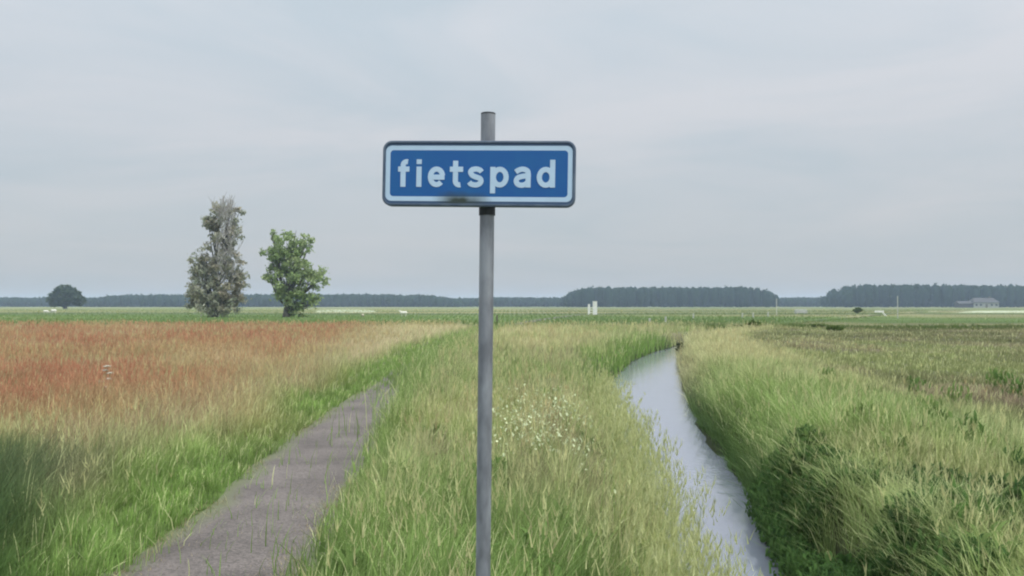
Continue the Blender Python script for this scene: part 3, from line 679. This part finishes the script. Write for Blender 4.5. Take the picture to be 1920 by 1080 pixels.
# ------------------------------------------------------------------ far woods (each stretch reads as one mass)
def wood_(name, x0, x1, top, D, label, depth=40, wob=2.0, taper=0):
    k = D / F; Xa, Xb = (x0 - 960) * k, (x1 - 960) * k; V, Fc, LT, Cv = [], [], [], []; off = 0
    cen = []; hgt = []
    n = int((Xb - Xa) / 3.0)
    bmx = bmesh.new()
    for row in range(3):
        for i in range(n):
            x = Xa + (Xb - Xa) * (i + rng.random()) / n; y = D + row * depth / 3 + rng.uniform(0, 6)
            e = min(1.0, min(x - Xa, Xb - x) / max(taper * k, .01)) if taper else 1.0
            H_ = (EYE + (HZ - top) * k) * (0.45 + 0.55 * math.sqrt(max(e, 0))) + (float(fbm(np.array(x), np.array(y), 40, 3)) - .5) * wob * 2 + rng.uniform(-1, .3) * wob * .4
            r_ = rng.uniform(2.8, 4.5); cen.append((x, y, H_, r_))
            # opaque heart of the crown: knobbly ellipsoid from the ground up
            bl = bmesh.ops.create_icosphere(bmx, subdivisions=2, radius=1)
            for v in bl['verts']:
                nn = 1 + .22 * mnoise.noise(Vector((v.co.x * 1.8 + x, v.co.y * 1.8, v.co.z * 1.8 + i)))
                v.co = Vector((x + v.co.x * r_ * nn * .92, y + v.co.y * r_ * nn * .92, H_ * .5 + v.co.z * H_ * .49 * nn))
    me0 = bpy.data.meshes.new('t'); bmx.to_mesh(me0); bmx.free()
    v0 = np.empty(len(me0.vertices) * 3, np.float32); me0.vertices.foreach_get('co', v0); v0 = v0.reshape(-1, 3)
    f0 = np.empty(len(me0.loops), np.int32); me0.loops.foreach_get('vertex_index', f0); l0 = np.full(len(me0.polygons), 3)
    c0 = np.tile(lin(40, 58, 44), (len(v0), 1)) * (0.8 + .4 * fbm(v0[:, 0], v0[:, 2] * 3, 6, 1))[:, None]
    bpy.data.meshes.remove(me0)
    c = np.array(cen); per = 34; C_ = np.repeat(c, per, 0); m = len(C_)
    th = rng.uniform(0, 6.28, m); ph = rng.uniform(-1, 1, m); q = np.sqrt(1 - ph ** 2)
    P = np.stack([C_[:, 0] + np.cos(th) * q * C_[:, 3], C_[:, 1] + np.sin(th) * q * C_[:, 3], np.maximum(C_[:, 2] * (.5 + .5 * ph), .6)], -1) + rng.normal(0, .3, (m, 3))
    a1 = rng.normal(0, 1, (m, 3)); a1 /= np.linalg.norm(a1, axis=1)[:, None]; a2 = np.cross(a1, rng.normal(0, 1, (m, 3))); a2 /= np.linalg.norm(a2, axis=1)[:, None]; s = rng.uniform(.4, 1.0, m)[:, None]
    v1 = np.stack([P - a1 * s, P + a2 * s * .7, P + a1 * s, P - a2 * s * .7], 1).reshape(-1, 3)
    tt = np.repeat(rng.random(len(c)), per)[:, None]; c1 = np.repeat((lin(42, 60, 44) * (1 - tt) + lin(60, 74, 54) * tt) * rng.uniform(.8, 1.25, m)[:, None], 4, 0)
    g4 = merge([(v0, f0, l0, c0), (v1, np.arange(m * 4), np.full(m, 4), c1)])
    me = mesh_np(name, *g4[:3], g4[3]); tag(link(name, me, M_leaf), label, 'woods', kind='stuff')
wood_('woods', -120, 2100, 558, 760, 'long low line of distant woods along the horizon', 40, 1.2)
wood_('woods', 150, 860, 552, 700, 'slightly higher stretch of distant woods behind the two trees', 30, 1.6, 60)
wood_('woods', 1062, 1460, 537, 640, 'raised dark block of distant woods right of the sign post', 60, 1.2, 45)
wood_('woods', 1584, 2150, 533, 600, 'largest dark block of distant woods at the right end of the horizon', 60, 1.4, 40)

# ------------------------------------------------------------------ small far things
M_wp = noisy('weathered_white_paint', (0.62, 0.63, 0.58), (0.78, 0.78, 0.74), 5, 0.6)
M_post = noisy('weathered_wood', (0.07, 0.06, 0.045), (0.14, 0.12, 0.09), 6, 0.9)
M_pale = noisy('pale_grey_wood', (0.34, 0.35, 0.30), (0.5, 0.5, 0.45), 6, 0.8)
M_fleece = noisy('sheep_fleece', (0.6, 0.58, 0.48), (0.8, 0.78, 0.68), 9, 0.95, bump=.4)
M_tan = noisy('tan_fleece', (0.36, 0.33, 0.25), (0.5, 0.46, 0.36), 9, 0.95, bump=.4)

def sheep(px, py, D, scale, rz, label, m, graze=False):
    x, y, _ = at(px, py, D); root_bm = bmesh.new()
    def ell(c, r, sub=3):
        b_ = bmesh.ops.create_icosphere(root_bm, subdivisions=sub, radius=1)
        for v in b_['verts']: v.co = Vector((c[0] + v.co.x * r[0], c[1] + v.co.y * r[1], c[2] + v.co.z * r[2]))
    ell((0, 0, .52), (.46, .24, .25)); ell((-.3, 0, .54), (.24, .23, .24)); ell((.32, 0, .56), (.22, .2, .22))
    hd = (.66, 0, .28) if graze else (.62, 0, .86)
    tube(root_bm, [(.4, 0, .62), ((.4 + hd[0]) / 2 + .03, 0, (.62 + hd[2]) / 2), hd], [.15, .11, .09], 10)
    ell((hd[0] + .05, 0, hd[2] - .02), (.14, .075, .085), 2)
    for s in (-1, 1): ell((hd[0] - .03, s * .1, hd[2] + .03), (.03, .06, .025), 1)
    for lx in (-.32, .3):
        for s in (-1, 1): tube(root_bm, [(lx, s * .12, .45), (lx - .02, s * .12, .22), (lx, s * .12, 0)], [.07, .04, .035], 8)
    o = from_bm('sheep', root_bm, m, None)
    md = o.modifiers.new('skin', 'REMESH'); md.mode = 'VOXEL'; md.voxel_size = .025; md.use_smooth_shade = True
    o.location = (x, y, 0); o.scale = (scale,) * 3; o.rotation_euler = (0, 0, rz)
    return tag(o, label, 'sheep', 'sheep grazing on the distant meadow')
sheep(757, 592, 125, 0.95, 2.9, 'bright white sheep between the round green tree and the sign post', M_fleece)
sheep(680, 595, 118, 0.55, 1.2, 'small tan lamb just right of the green tree', M_tan, True)
sheep(86, 586, 170, 0.8, .2, 'left white sheep of the pair below the round horizon tree', M_fleece, True)
sheep(101, 586, 168, 1.0, 3.0, 'right white sheep of the pair below the round horizon tree', M_fleece, True)

def post(name, px, ybase, ytop, w, label, m, cat_='post', tilt=0.0, capm=None, group=None, D=None):
    D = D or F * EYE / (ybase - HZ); k = D / F; h = (ybase - ytop) * k; bm = bmesh.new()
    box(bm, (0, 0, h / 2 - .1), (w, w, h + .2), w * .12)
    o = from_bm(name, bm, m, None); o.location = ((px - 960) * k, D, float(terrain((px - 960) * k, D))); o.rotation_euler = (0, tilt, 0)
    return tag(o, label, cat_, group)
# white gate at the end of the verge
D = 148.0; k = D / F
gt = empty('field_gate', ((1111 - 960) * k, D, 0), 'white gate with one tall broad post in the middle distance', 'gate')
bm = bmesh.new(); box(bm, (.4, 0, 1.05), (.72, .16, 2.2), .03); box(bm, (.4, 0, 2.2), (.8, .22, .08), .02); from_bm('broad_post', bm, M_wp, gt)
bm = bmesh.new(); box(bm, (-.6, 0, .85), (.34, .14, 1.8), .03); from_bm('short_post', bm, M_wp, gt)
for z in (.35, .75, 1.15): bm = bmesh.new(); box(bm, (-.19, 0, z), (.44, .05, .08), .01); from_bm('rail', bm, M_wp, gt)
post('marker_pole', 1456, 592, 560, .09, 'slim pale pole at the gap between the two blocks of woods', M_pale)
post('marker_pole', 1683, 598, 556, .08, 'slim pale pole standing before the largest block of woods', M_pale)
post('fence_post', 932, 607, 591, .12, 'short dark post just right of the steel sign post', M_post)
post('fence_post', 857, 664, 645, .09, 'small dark post beside the far bend of the path', M_post)
for i, (px, yb, yt) in enumerate([(1300, 597, 588), (1218, 606, 596), (1248, 604, 594), (1392, 596, 587), (1412, 597, 586), (1440, 594, 585)]):
    labs = ['pale stub post left of the low dark bushes', 'pale stub post above the bend of the canal', 'pale stub post right above the canal reeds', 'left stub post above the low dark bushes',
            'right stub post above the low dark bushes', 'pale stub post beside the slim pole at the woods gap']
    post('stub_post', px, yb, yt, .16, labs[i], M_pale, 'post', 0, None, 'pale stub posts across the far meadow')
# trough and swing arm pump
D = 160.0; k = D / F
tr = bmesh.new(); box(tr, (0, 0, .45), (2.1, .8, .62), .05); box(tr, (0, 0, .80), (1.8, .55, .06), .01)
for s in (-1, 1): box(tr, (s * .7, 0, .1), (.12, .6, .3), .01)
o = from_bm('water_trough', tr, M_pale, None); o.location = ((1501 - 960) * k, D, 0); tag(o, 'low pale trough between the two slim poles', 'trough')
D = 120.0; k = D / F
ba = empty('barrier', ((1652 - 960) * k, D, 0), 'white bar on a slanted leg left of the slim right pole', 'barrier')
bm = bmesh.new(); box(bm, (-.25, 0, .72), (1.25, .12, .24), .03); from_bm('bar', bm, M_wp, ba)
bm = bmesh.new(); tube(bm, [(.15, 0, .68), (.45, 0, .3), (.8, 0, -.1)], .09, 8); from_bm('leg', bm, M_wp, ba)

# farmhouse before the right-hand woods
M_wall = noisy('pale_render', (0.24, 0.25, 0.22), (0.32, 0.33, 0.29), 1.2, 0.9)
M_roof = noisy('dark_roof_tiles', (0.035, 0.035, 0.035), (0.06, 0.055, 0.05), 2, 0.8)
M_glass = noisy('window_glass', (0.02, 0.025, 0.03), (0.04, 0.045, 0.05), 2, 0.15)
D = 540.0; k = D / F
fh = empty('farmhouse', ((1843 - 960) * k, D, 0), 'pale low farmhouse with dark roof before the right woods', 'house')
bm = bmesh.new(); box(bm, (0, 0, 1.6), (15, 8, 3.2)); from_bm('wall', bm, M_wall, fh)
bm = bmesh.new()
vs = [bm.verts.new(p) for p in ((-8, -4.6, 3.15), (8, -4.6, 3.15), (8, 4.6, 3.15), (-8, 4.6, 3.15), (-6, 0, 6.0), (6, 0, 6.0))]
for f in ((0, 1, 5, 4), (1, 2, 5), (2, 3, 4, 5), (3, 0, 4), (0, 3, 2, 1)): bm.faces.new([vs[i] for i in f])
rf = from_bm('roof', bm, M_roof, fh)
bm = bmesh.new(); box(bm, (4, 0, 6.1), (.9, .9, 1.4), .03); from_bm('chimney', bm, M_post, rf)
for x_ in (-6, -3.4, 3.2, 6):
    bm = bmesh.new(); box(bm, (x_, -4.02, 1.7), (1.2, .1, 1.1)); from_bm('window', bm, M_glass, fh)
bm = bmesh.new(); box(bm, (0, -4.02, 1.1), (1.3, .1, 2.2)); from_bm('door', bm, M_post, fh)
bm = bmesh.new(); box(bm, (0, 0, 1.2), (9, 6, 2.4)); 
br = from_bm('shed', bm, M_roof, None); br.location = ((1808 - 960) * k, D, 0); tag(br, 'small dark shed left of the pale farmhouse', 'shed')
bm = bmesh.new(); vs = [bm.verts.new(p) for p in ((-5, -3.4, 2.41), (5, -3.4, 2.41), (5, 3.4, 2.41), (-5, 3.4, 2.41), (-5, 0, 4), (5, 0, 4))]
for f in ((0, 1, 5, 4), (1, 2, 5), (2, 3, 4, 5), (3, 0, 4), (0, 3, 2, 1)): bm.faces.new([vs[i] for i in f])
from_bm('roof', bm, M_roof, br)

# long pale strips of land or water far out
def far_strip(name, x0, x1, y0, y1, label, m):
    D0, D1 = F * EYE / (y1 - HZ), F * EYE / (y0 - HZ); V = []; n = 40
    for i in range(n + 1):
        s = i / n; px = x0 + (x1 - x0) * s; e = math.sin(math.pi * s) ** .3
        for D in (D0, D0 + (D1 - D0) * e): V.append(((px - 960) / F * D, D, 0.012))
    q = []
    for i in range(n): q += [2 * i, 2 * i + 2, 2 * i + 3, 2 * i + 1]
    me = mesh_np(name, np.array(V), np.array(q), np.full(n, 4)); tag(link(name, me, m), label, 'field', kind='structure')
M_hay = noisy('mown_hay_stubble', (0.30, 0.33, 0.20), (0.42, 0.44, 0.30), .3, 1.0)
far_strip('field', 1730, 2050, 582.5, 586.5, 'pale mown strip of meadow before the right woods', M_hay)
far_strip('field', 590, 705, 580.5, 586, 'pale mown strip of meadow right of the green tree', M_hay)

# ------------------------------------------------------------------ shrubs and plants
def shrub(name, px, ybase, w, h, label, ca, cb, D=None, group=None, leafn=900, size=.06):
    D = D or F * EYE / (ybase - HZ); k = D / F; X = (px - 960) * k; z = float(terrain(X, D)); W_, H_ = w * k / 2, h * k
    root = empty(name, (X, D, z), label, 'bush', group)
    bm = bmesh.new()
    for i in range(9):
        a_ = random.uniform(0, 6.28); tube(bm, [(0, 0, -.05), (math.cos(a_) * W_ * .4, math.sin(a_) * W_ * .3, H_ * .45), (math.cos(a_) * W_ * .8, math.sin(a_) * W_ * .6, H_ * .8)], [.02, .014, .006], 5)
    from_bm('stem', bm, M_bark, root)
    cen = []
    for i in range(leafn // 20):
        v_ = rng.normal(0, 1, 3); v_ /= np.linalg.norm(v_); r_ = rng.random() ** .5
        cen.append((v_[0] * W_ * r_, v_[1] * min(W_, 1.0) * r_ * .8, H_ * .5 + v_[2] * H_ * .48 * r_, min(H_, W_) * .5))
    leaves_mesh('foliage', cen, 20, .3, size, lambda c, n: (ca[None] + (cb - ca)[None] * rng.random((n, 1))) * rng.uniform(.7, 1.2, (n, 1)), M_leaf, root)
dg, dg2 = lin(70, 88, 40), lin(96, 116, 52)
shrub('low_bush', 1276, 656, 20, 26, 'dark bush at the far end of the visible canal water', lin(52, 62, 34), lin(80, 92, 46), 37.0, None, 1100, .05)
shrub('low_bush', 1383, 621, 46, 13, 'left one of the low dark bushes right of the canal bend', dg, dg2, None, 'low dark bushes across the canal', 900, .09)
shrub('low_bush', 1412, 620, 30, 16, 'pointed low dark bush beside the left one right of the canal bend', dg, dg2, None, 'low dark bushes across the canal', 900, .09)
shrub('low_bush', 1535, 617, 28, 7, 'small dark bush in the middle of the right meadow edge', dg, dg2, None, 'low dark bushes across the canal', 600, .09)
shrub('low_bush', 1565, 622, 34, 7, 'flat dark bush right of the small one on the right meadow edge', dg, dg2, None, 'low dark bushes across the canal', 600, .09)
shrub('low_bush', 1608, 588, 14, 12, 'grey green bush before the start of the largest woods', dg, dg2, None, None, 700, .16)

# pale umbel plant in the red field
D = 13.2; x_, y_, _ = at(197, 0, D); zg = float(terrain(x_, D))
up = empty('umbel_plant', (x_, D, zg), 'pale flowering umbel plant standing in the reddish field', 'plant')
M_stem = noisy('plant_stem', (0.12, 0.14, 0.06), (0.2, 0.2, 0.1), 9, .8); M_umb = noisy('umbel_flowers', (0.36, 0.33, 0.25), (0.5, 0.46, 0.37), 20, .8)
bm = bmesh.new()
for i in range(6):
    bf = bmesh.new()
    a_ = random.uniform(0, 6.28); r_ = random.uniform(.01, .1); h_ = .36 + .06 * i + random.uniform(-.03, .03); tp = Vector((math.cos(a_) * r_, math.sin(a_) * r_, h_))
    tube(bm, [(0, 0, -.03), (tp.x * .4, tp.y * .4, h_ * .5), tp], [.007, .005, .003], 6)
    for j in range(14):
        b2 = random.uniform(0, 6.28); q = random.uniform(.01, .05); e = tp + Vector((math.cos(b2) * q, math.sin(b2) * q, .03 - q * .3)); tube(bm, [tp, e], [.0015, .001], 3)
        bmesh.ops.create_icosphere(bf, subdivisions=1, radius=random.uniform(.011, .018), matrix=Matrix.Translation(e) @ Matrix.Diagonal((1, 1, .6, 1)))
    from_bm('flower_head', bf, M_umb, up)
from_bm('stem', bm, M_stem, up)

# ------------------------------------------------------------------ haze
bm = bmesh.new(); box(bm, (0, 1000, 8.4), (6400, 4600, 20.8))
M_haze = bpy.data.materials.new('haze'); M_haze.use_nodes = True; t = M_haze.node_tree; t.nodes.clear()
o_ = N(t, 'ShaderNodeOutputMaterial'); pv = N(t, 'ShaderNodeVolumePrincipled'); L(t, pv.outputs[0], o_.inputs['Volume'])
pv.inputs['Color'].default_value = (0.62, 0.76, 1.0, 1); pv.inputs['Density'].default_value = 0.00036; pv.inputs['Anisotropy'].default_value = 0.2
hz = from_bm('haze', bm, M_haze, None); tag(hz, 'thin bluish haze over the far meadows and woods', 'haze', kind='stuff')
